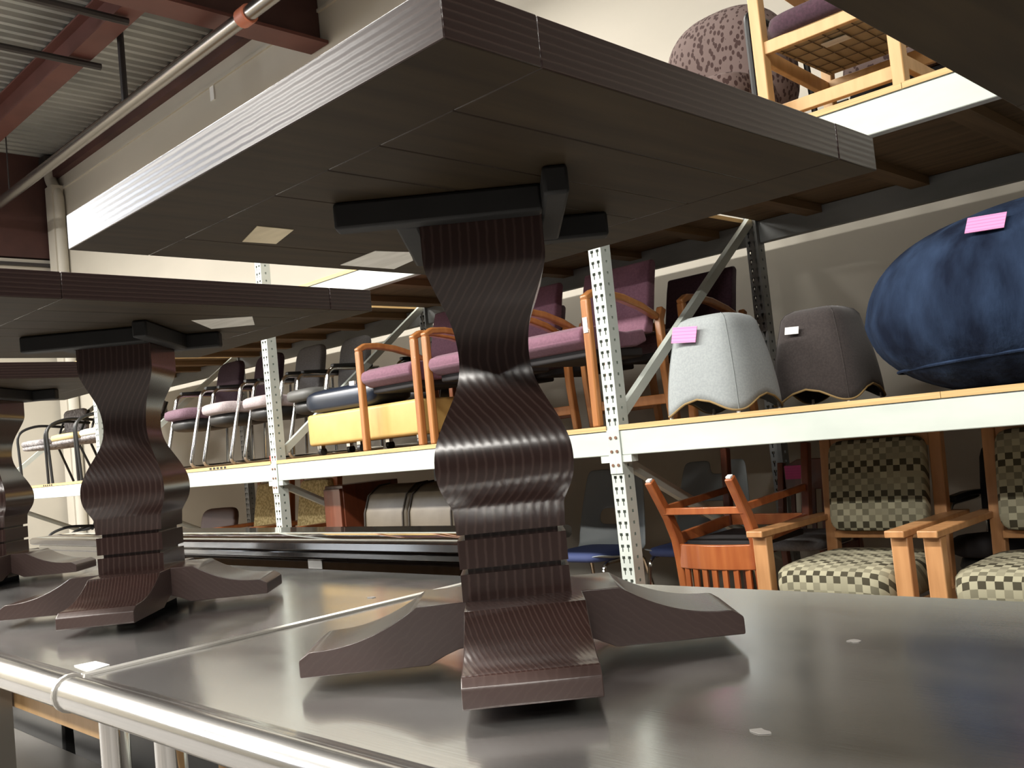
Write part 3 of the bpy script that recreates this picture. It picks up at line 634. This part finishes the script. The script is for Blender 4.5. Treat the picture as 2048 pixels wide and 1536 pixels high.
# wavy hem stools
def stool(label, loc, m, rz=0, price=None, seam='seam'):
    t = thing('stool', label, 'stool', loc, rz, 'wavy hem upholstered stools')
    nu, nv = 64, 14; vs = []
    def sp(q, e): return math.copysign(abs(q) ** e, q)
    for j in range(nv + 1):
        f = j / nv
        for i in range(nu):
            a = 2 * PI * i / nu
            corner = abs(math.sin(2 * a)) ** 1.0            # 1 at the four corners
            hem = 0.012 + 0.058 * (1 - corner) ** 1.2
            if f < 0.72:
                g_ = f / 0.72; z = hem + (0.36 - hem) * g_; r = 0.203 - 0.052 * g_ ** 1.7
            else:
                g_ = (f - 0.72) / 0.28; z = 0.36 + 0.066 * math.sin(g_ * PI / 2); r = 0.151 * math.cos(g_ * PI / 2) ** 0.5 if g_ < 1 else 0.0
            vs.append((r * sp(math.cos(a), 0.52), r * sp(math.sin(a), 0.52), z))
    fs = [(j * nu + i, j * nu + (i + 1) % nu, (j + 1) * nu + (i + 1) % nu, (j + 1) * nu + i) for j in range(nv) for i in range(nu)]
    b = MB().add(vs, fs).build('cover', m, t, smooth='full')
    sd = b.modifiers.new('thickness', 'SOLIDIFY'); sd.thickness = 0.012; sd.offset = -1
    MB().tube([vs[i] for i in range(nu)] + [vs[0]], 0.0045, 6).build('hem_piping', 'stooledge', t, smooth=True)
    for k in range(4):
        i = int(nu * (k + 0.5) / 4)
        MB().tube([(vs[j * nu + i][0] * 1.002, vs[j * nu + i][1] * 1.002, vs[j * nu + i][2]) for j in range(nv)], 0.0022, 5).build('seam', seam, t)
        MB().tube([(vs[i][0] * 0.96, vs[i][1] * 0.96, 0), (vs[i][0] * 0.96, vs[i][1] * 0.96, 0.03)], 0.008, 8).build('glide', 'white', t)
    if price == 'pink':
        pg = MB().box(-0.06, 0.06, -0.0015, 0.0015, -0.034, 0.034).build('price_tag', 'pink', t, loc=(-0.045, -0.178, 0.345)); pg.rotation_euler = (-0.22, 0.10, 0)
    elif price == 'white':
        pg = MB().box(-0.032, 0.032, -0.0015, 0.0015, -0.016, 0.016).build('price_tag', 'white', t, loc=(-0.045, -0.180, 0.33)); pg.rotation_euler = (-0.2, 0.06, 0)
    return t
stool('pale grey wool stool with a wavy hem and pink price tag', (-2.20, 3.49, MID), 'stoolgrey', 0, 'pink')
stool('charcoal stool with a wavy hem and small white tag', (-1.95, 3.935, MID), 'stooldark', 0, 'white', 'stooldark')

# blue beanbag
t = thing('beanbag', 'large blue velour beanbag with a pink price tag', 'beanbag', (-0.95, 3.80, MID))
def bag(p):
    x, y, z = p
    a = math.atan2(y, x)
    wob = 1 + 0.014 * math.sin(9 * a + 5 * z) + 0.009 * math.sin(17 * a - 9 * z)
    if z < 0:
        q = -z / 0.36; k = 1.0 - 0.20 * q * q
        return [x * k * wob, y * k * wob, z]
    k = 1.0 - 0.06 * (z / 0.36)
    return [(x + 0.06 * z / 0.36) * k * wob, y * k * wob, z + 0.02 * x / 0.6]
vb = MB(); vb.sup((0, 0, 0), (0.70, 0.50, 0.36), 0.72, 0.92, 72, 40, bag)
vb.v = [(x, y, 0.30 + (z if z > 0 else max(z * 0.95, -0.298))) for x, y, z in vb.v]
vb.build('cover', 'velour', t, smooth='full')
MB().tube([(0.70 * math.cos(a) * 0.86, 0.5 * math.sin(a) * 0.875, 0.11 + 0.02 * math.cos(a)) for a in [2 * PI * i / 64 for i in range(65)]], 0.006, 6).build('seam', 'velour', t, smooth=True)
pg = MB().box(-0.062, 0.062, -0.0015, 0.0015, -0.034, 0.034).build('price_tag', 'pink', t, loc=(-0.10, -0.425, 0.545)); pg.rotation_euler = (-0.62, 0.06, 0.0)

# ================================================================== overhead shelf: beech chair and leaf print tub chair
t = thing('beech_armchair', 'pale beech armchair with a purple seat on the overhead shelf', 'chair', (-1.495, 3.29, UP))
for s in (-1, 1):
    MB().bar((s * 0.255, 0.02, 0), (s * 0.255, 0.02, 0.64), 0.045, 0.05, (0, 1, 0)).build('front_leg', 'beech', t, bevel=0.004)
    MB().bar((s * 0.255, 0.55, 0.004), (s * 0.255, 0.62, 0.85), 0.045, 0.04, (0, 1, 0)).build('rear_leg', 'beech', t, bevel=0.004)
    MB().bar((s * 0.255, -0.01, 0.655), (s * 0.255, 0.60, 0.60), 0.055, 0.028).build('arm', 'beech', t, bevel=0.005)
    MB().bar((s * 0.255, 0.04, 0.30), (s * 0.255, 0.55, 0.27), 0.025, 0.06).build('side_rail', 'beech', t, bevel=0.003)
    MB().bar((s * 0.255, 0.04, 0.10), (s * 0.255, 0.54, 0.10), 0.025, 0.05).build('side_stretcher', 'beech', t, bevel=0.003)
MB().bar((-0.255, 0.02, 0.32), (0.255, 0.02, 0.32), 0.025, 0.05).build('front_rail', 'beech', t, bevel=0.003)
MB().bar((-0.255, 0.56, 0.27), (0.255, 0.56, 0.27), 0.025, 0.07).build('rear_rail', 'beech', t, bevel=0.003)
MB().bar((-0.24, 0.09, 0.085), (0.24, 0.09, 0.085), 0.03, 0.05).build('cross_stretcher', 'beech', t, bevel=0.003)
MB().sup((0, 0.26, 0.385), (0.24, 0.29, 0.052), 0.5, 0.4, 28, 10).build('seat', 'deeppurple', t, smooth='full')
MB().box(-0.22, 0.22, 0.05, 0.52, 0.316, 0.332).build('webbing', 'webbing', t)
for i in range(8): MB().tube([(-0.2 + i * 0.057, 0.06, 0.312), (-0.2 + i * 0.057, 0.5, 0.312)], 0.002, 5).build('spring_wire', 'wire', t)
for i in range(5): MB().tube([(-0.21, 0.10 + i * 0.09, 0.310), (0.21, 0.10 + i * 0.09, 0.310)], 0.002, 5).build('spring_wire', 'wire', t)
MB().box(-0.07, 0.03, 0.14, 0.19, 0.3035, 0.3065).build('paper_label', 'paper', t)
MB().sup((0, 0.585, 0.66), (0.22, 0.04, 0.17), 0.4, 0.4, 24, 10).build('backrest', 'deeppurple', t, smooth='full')
tag(MB().box(-1.80, -1.17, 3.40, 3.52, UP, UP + 0.035).build('wooden_slat', 'beech', bevel=0.003), 'loose pale wooden slat under the beech armchair', 'slat')

t = thing('tub_chair', 'round leaf print tub chair on black legs, overhead shelf', 'chair', (-2.33, 3.97, UP))
def tubshell(p): return [p[0] * (1 - 0.10 * p[2]), p[1], p[2]]
MB().sup((0, 0.10, 0.56), (0.33, 0.19, 0.33), 0.75, 0.75, 32, 20, tubshell).build('backrest', 'leaf', t, smooth='full')
MB().sup((0, -0.10, 0.37), (0.29, 0.26, 0.085), 0.4, 0.5, 32, 10).build('seat', 'leaf', t, smooth='full')
MB().box(-0.25, 0.25, -0.30, 0.20, 0.235, 0.29).build('base', 'black', t, bevel=0.02)
for s in (-1, 1):
    MB().tube(fillet([(s * 0.34, -0.30, 0), (s * 0.34, -0.30, 0.66), (s * 0.34, 0.20, 0.66), (s * 0.34, 0.28, 0.005)], 0.05, 5), 0.015, 8).build('arm_frame', 'blackplastic', t, smooth=True)
    MB().tube([(s * 0.25, -0.30, 0.26), (s * 0.34, -0.30, 0.26)], 0.012, 8).build('frame_link', 'blackplastic', t)
t2 = copy_tree(t, 'second leaf print tub chair, lower right behind the beech armchair', (-1.50, 4.34, UP), 0.0)

# ================================================================== bottom shelf: checkered armchairs
def morris(label, loc, W, fab, wood, group, arm_h=0.60, rz=0, backtop=0.93):
    t = thing('lounge_armchair', label, 'chair', loc, rz, group); h = W / 2
    for s in (-1, 1):
        MB().bar((s * h, 0.03, 0), (s * h, 0.03, arm_h - 0.025), 0.062, 0.05, (0, 1, 0)).build('front_leg', wood, t, bevel=0.004)
        MB().prism([(0.055, arm_h - 0.02), (0.055, arm_h - 0.12), (0.075, arm_h - 0.05), (0.12, arm_h - 0.02)], s * h - 0.015, s * h + 0.015, 'x').build('corbel', wood, t)
        MB().bar((s * h, -0.03, arm_h - 0.012), (s * h, 0.62, arm_h - 0.012), 0.072, 0.026).build('arm', wood, t, bevel=0.004)
        MB().bar((s * (h - 0.045), 0.50, 0.004), (s * (h - 0.045), 0.58, backtop), 0.05, 0.045, (0, 1, 0)).build('back_stile', wood, t, bevel=0.004)
        MB().bar((s * h, 0.05, 0.30), (s * h, 0.52, 0.28), 0.025, 0.07).build('side_rail', wood, t, bevel=0.003)
    MB().bar((-h, 0.03, 0.28), (h, 0.03, 0.28), 0.025, 0.08).build('front_rail', wood, t, bevel=0.003)
    MB().bar((-h + 0.07, 0.515, 0.515), (h - 0.07, 0.515, 0.515), 0.03, 0.03).build('back_rail', wood, t, bevel=0.003)
    MB().bar((-h + 0.07, 0.575, backtop - 0.03), (h - 0.07, 0.575, backtop - 0.03), 0.03, 0.06).build('crest_rail', wood, t, bevel=0.003)
    MB().sup((0, 0.26, 0.385), (h - 0.035, 0.285, 0.085), 0.45, 0.35, 36, 12).build('seat', fab, t, smooth='full')
    def lean(p): return [p[0], p[1] + 0.18 * p[2], p[2]]
    MB().sup((0, 0.515, 0.725), (h - 0.075, 0.035, 0.19), 0.25, 0.25, 36, 14, lean).build('backrest', fab, t, smooth='full')
    return t
morris('checker weave lounge armchair beside the upturned cherry chair', (-1.757, 3.37, LOW), 0.565, 'checker', 'morris', 'checker weave armchairs')
morris('checker weave lounge armchair at the right edge of the frame', (-1.075, 3.37, LOW), 0.565, 'checker', 'morris', 'checker weave armchairs')
morris('yellow speckled armchair, the farther left of the pair', (-6.61, 3.37, LOW), 0.53, 'yellowfab', 'oakdark', 'yellow speckled armchairs', 0.61)
morris('yellow speckled armchair, the right one of the pair', (-5.98, 3.37, LOW), 0.53, 'yellowfab', 'oakdark', 'yellow speckled armchairs', 0.61)

# upturned cherry chair (modelled as it lies, legs up)
t = thing('upturned_chair', 'cherry slat back chair turned upside down with legs in the air', 'chair', (-2.30, 3.47, LOW))
zb = EYE - LOW
for s in (-1, 1):
    MB().sweep([(s * 0.19, 0.04, 0.02), (s * 0.19, 0.01, 0.25), (s * 0.195, 0.0, zb - 0.60), (s * 0.195, -0.015, zb - 0.50), (s * 0.197, -0.06, zb - 0.40), (s * 0.20, -0.165, zb - 0.235)], 0.036, [0.03, 0.035, 0.045, 0.05, 0.045, 0.036], (1, 0, 0)).build('rear_leg', 'cherry', t, bevel=0.005)
    MB().bar((s * 0.2, -0.165, zb - 0.235), (s * 0.2, -0.168, zb - 0.228), 0.022, 0.022).build('glide', 'white', t)
    MB().bar((s * 0.20, 0.42, zb - 0.50), (s * 0.21, 0.47, zb - 0.14), 0.036, 0.036, (0, 1, 0)).build('front_leg', 'cherrydark', t, bevel=0.004)
    MB().bar((s * 0.197, -0.09, zb - 0.365), (s * 0.20, 0.44, zb - 0.335), 0.02, 0.03).build('side_stretcher', 'cherry', t, bevel=0.003)
    MB().bar((s * 0.197, 0.0, zb - 0.505), (s * 0.20, 0.44, zb - 0.475), 0.022, 0.05).build('seat_rail', 'cherry', t, bevel=0.003)
MB().bar((-0.2, -0.085, zb - 0.375), (0.2, -0.085, zb - 0.375), 0.02, 0.03).build('stretcher', 'cherry', t, bevel=0.003)
MB().bar((-0.2, 0.43, zb - 0.475), (0.2, 0.43, zb - 0.475), 0.022, 0.05).build('front_seat_rail', 'cherry', t, bevel=0.003)
MB().box(-0.18, 0.18, 0.03, 0.42, zb - 0.545, zb - 0.515).build('seat', 'black', t, bevel=0.008)
def bowrail(z0, z1, nm):
    mb = MB(); n = 8; pts = []
    for i in range(n + 1):
        x = -0.185 + 0.37 * i / n; pts.append((x, -0.012 - 0.03 * (1 - (x / 0.185) ** 2), (z0 + z1) / 2))
    mb.sweep(pts, z1 - z0, 0.022, (0, 0, 1)); mb.build(nm, 'cherry', t, bevel=0.004)
bowrail(zb - 0.63, zb - 0.525, 'back_rail'); bowrail(0.03, 0.10, 'crest_rail')
for i in range(7):
    x = -0.15 + 0.05 * i; yb_ = -0.012 - 0.03 * (1 - (x / 0.185) ** 2)
    MB().bar((x, yb_, 0.08), (x, yb_, zb - 0.60), 0.024, 0.012, (0, 1, 0)).build('slat', 'cherry', t)
# upright dark cherry chair behind it
t = thing('dining_chair', 'dark cherry slat back chair with grey seat behind the upturned one', 'chair', (-2.33, 4.02, LOW))
for s in (-1, 1):
    MB().sweep([(s * 0.2, 0.44, 0.004), (s * 0.2, 0.40, 0.42), (s * 0.2, 0.47, 0.80)], 0.034, 0.036, (1, 0, 0)).build('rear_leg', 'cherrydark', t, bevel=0.004)
    MB().bar((s * 0.2, 0.03, 0), (s * 0.2, 0.03, 0.40), 0.036, 0.036, (0, 1, 0)).build('front_leg', 'cherrydark', t, bevel=0.004)
    MB().bar((s * 0.2, 0.03, 0.39), (s * 0.2, 0.40, 0.39), 0.022, 0.05).build('seat_rail', 'cherrydark', t)
MB().prism([(-0.18, 0.66), (-0.18, 0.78), (-0.10, 0.815), (0.10, 0.815), (0.18, 0.78), (0.18, 0.66)], 0.445, 0.468, 'y').build('crest_rail', 'cherrydark', t, bevel=0.004)
for i in range(6): MB().bar((-0.14 + 0.056 * i, 0.415, 0.44), (-0.14 + 0.056 * i, 0.452, 0.67), 0.022, 0.012, (0, 1, 0)).build('slat', 'cherrydark', t)
MB().sup((0, 0.21, 0.44), (0.2, 0.21, 0.035), 0.5, 0.4, 24, 8).build('seat', 'greyfab', t, smooth='full')
MB().box(-0.17, -0.055, 0.440, 0.4425, 0.715, 0.785).build('price_tag', 'hotpink', t)

# plastic shell chairs
def shell_chair(label, loc, rz=0):
    t = thing('shell_chair', label, 'chair', loc, rz, 'grey plastic shell chairs')
    nx, nz = 8, 10; vs = []; fs = []
    def wid(v): return 0.215 + 0.035 * math.sin(v * PI) - 0.02 * v
    for j in range(nz + 1):
        v = j / nz
        for i in range(nx + 1):
            u = -1 + 2 * i / nx
            if v < 0.45:
                q = v / 0.45; y = 0.02 + 0.40 * q; z = 0.40 - 0.03 * math.sin(q * PI) + 0.02 * u * u
            else:
                q = (v - 0.45) / 0.55; y = 0.42 + 0.10 * q - 0.05 * u * u * 1.0; z = 0.40 + 0.44 * q ** 0.9
            vs.append((u * wid(v), y, z))
    for j in range(nz):
        for i in range(nx):
            if j in (6,) and 2 <= i <= 5: continue
            if j == 9 and 3 <= i <= 4: continue
            fs.append((j * (nx + 1) + i, j * (nx + 1) + i + 1, (j + 1) * (nx + 1) + i + 1, (j + 1) * (nx + 1) + i))
    o = MB().add(vs, fs).build('shell', 'plasticgrey', t, smooth='full')
    s_ = o.modifiers.new('thick', 'SOLIDIFY'); s_.thickness = 0.012
    s_ = o.modifiers.new('sub', 'SUBSURF'); s_.levels = 1; s_.render_levels = 2
    MB().sup((0, 0.21, 0.405), (0.20, 0.20, 0.028), 0.5, 0.4, 24, 8).build('seat_pad', 'bluepad', t, smooth='full')
    for s in (-1, 1):
        MB().tube(fillet([(s * 0.22, 0.02, 0.004), (s * 0.19, 0.06, 0.375), (s * 0.19, 0.40, 0.375), (s * 0.22, 0.48, 0.004)], 0.05, 4), 0.011, 8).build('leg_frame', 'chrome', t, smooth=True)
    return t
shell_chair('pale grey plastic shell chair with blue seat pad left of the upright', (-3.40, 3.72, LOW))
shell_chair('pale grey plastic shell chair in shadow behind the rack upright', (-2.89, 3.95, LOW))

# taupe club chairs
def club(label, loc):
    t = thing('club_chair', label, 'chair', loc, 0, 'taupe leather club chairs')
    pr = [(0.0, 0.10), (0.0, 0.55), (0.01, 0.70), (0.05, 0.80), (0.13, 0.855), (0.22, 0.86), (0.30, 0.83), (0.33, 0.70), (0.33, 0.10)]
    MB().prism(pr[::-1], -0.205, 0.205, 'x').build('body', 'brownleather', t, bevel=0.03, seg=4)
    for s in (-1, 1): MB().tube([(s * 0.186, a, b) for a, b in [(-0.003, 0.15), (-0.003, 0.55), (0.007, 0.70), (0.047, 0.803), (0.13, 0.858), (0.22, 0.863)]], 0.006, 6).build('piping', 'brownpipe', t, smooth=True)
    MB().box(-0.19, 0.19, 0.32, 0.78, 0.12, 0.42).build('seat', 'brownleather', t, bevel=0.03, seg=3)
    for (a, b) in ((-0.16, 0.04), (0.16, 0.04), (-0.16, 0.72), (0.16, 0.72)): MB().bar((a, b, 0), (a, b, 0.12), 0.04, 0.04, (0, 1, 0)).build('leg', 'blackplastic', t)
    return t
club('taupe leather club chair next to the narrow dark cabinet', (-4.62, 3.46, LOW))
club('taupe leather club chair nearer the curvy column', (-4.19, 3.46, LOW))
sled_chair('black sled chair in deep shade behind the checker armchairs', (-1.35, 4.06, LOW), 0, 'black', 'black', group='bottom shelf chairs')  # chair added to darken the shaded wall behind the armchairs
t = thing('narrow_cabinet', 'narrow dark wooden cabinet beside the taupe club chairs', 'cabinet', (-5.12, 3.45, LOW))
MB().box(-0.10, 0.10, 0.02, 0.46, 0, 0.88).build('body', 'cherrydark', t, bevel=0.004)
d = MB().box(-0.09, 0.09, 0.0, 0.019, 0.06, 0.86).build('door', 'cherrydark', t, bevel=0.003)
MB().tube([(0.065, -0.018, 0.5), (0.065, 0.0, 0.5)], 0.010, 10).build('knob', 'blackplastic', d)
# brown chair with chrome arms, domed seats
bc = sled_chair('brown vinyl chair with chrome arms on the bottom shelf', (-7.30, 3.40, LOW), 0.2, 'brownplastic', 'brownplastic', group='bottom shelf chairs'); bc.scale = (1, 1, 0.86)
tube_chair('grey mottled chair on the bottom shelf at far left, left one', (-9.9, 3.42, LOW), 0, 'greypattern', 'greypattern')
tube_chair('grey mottled chair on the bottom shelf at far left, right one', (-9.2, 3.42, LOW), 0, 'greypattern', 'greypattern')
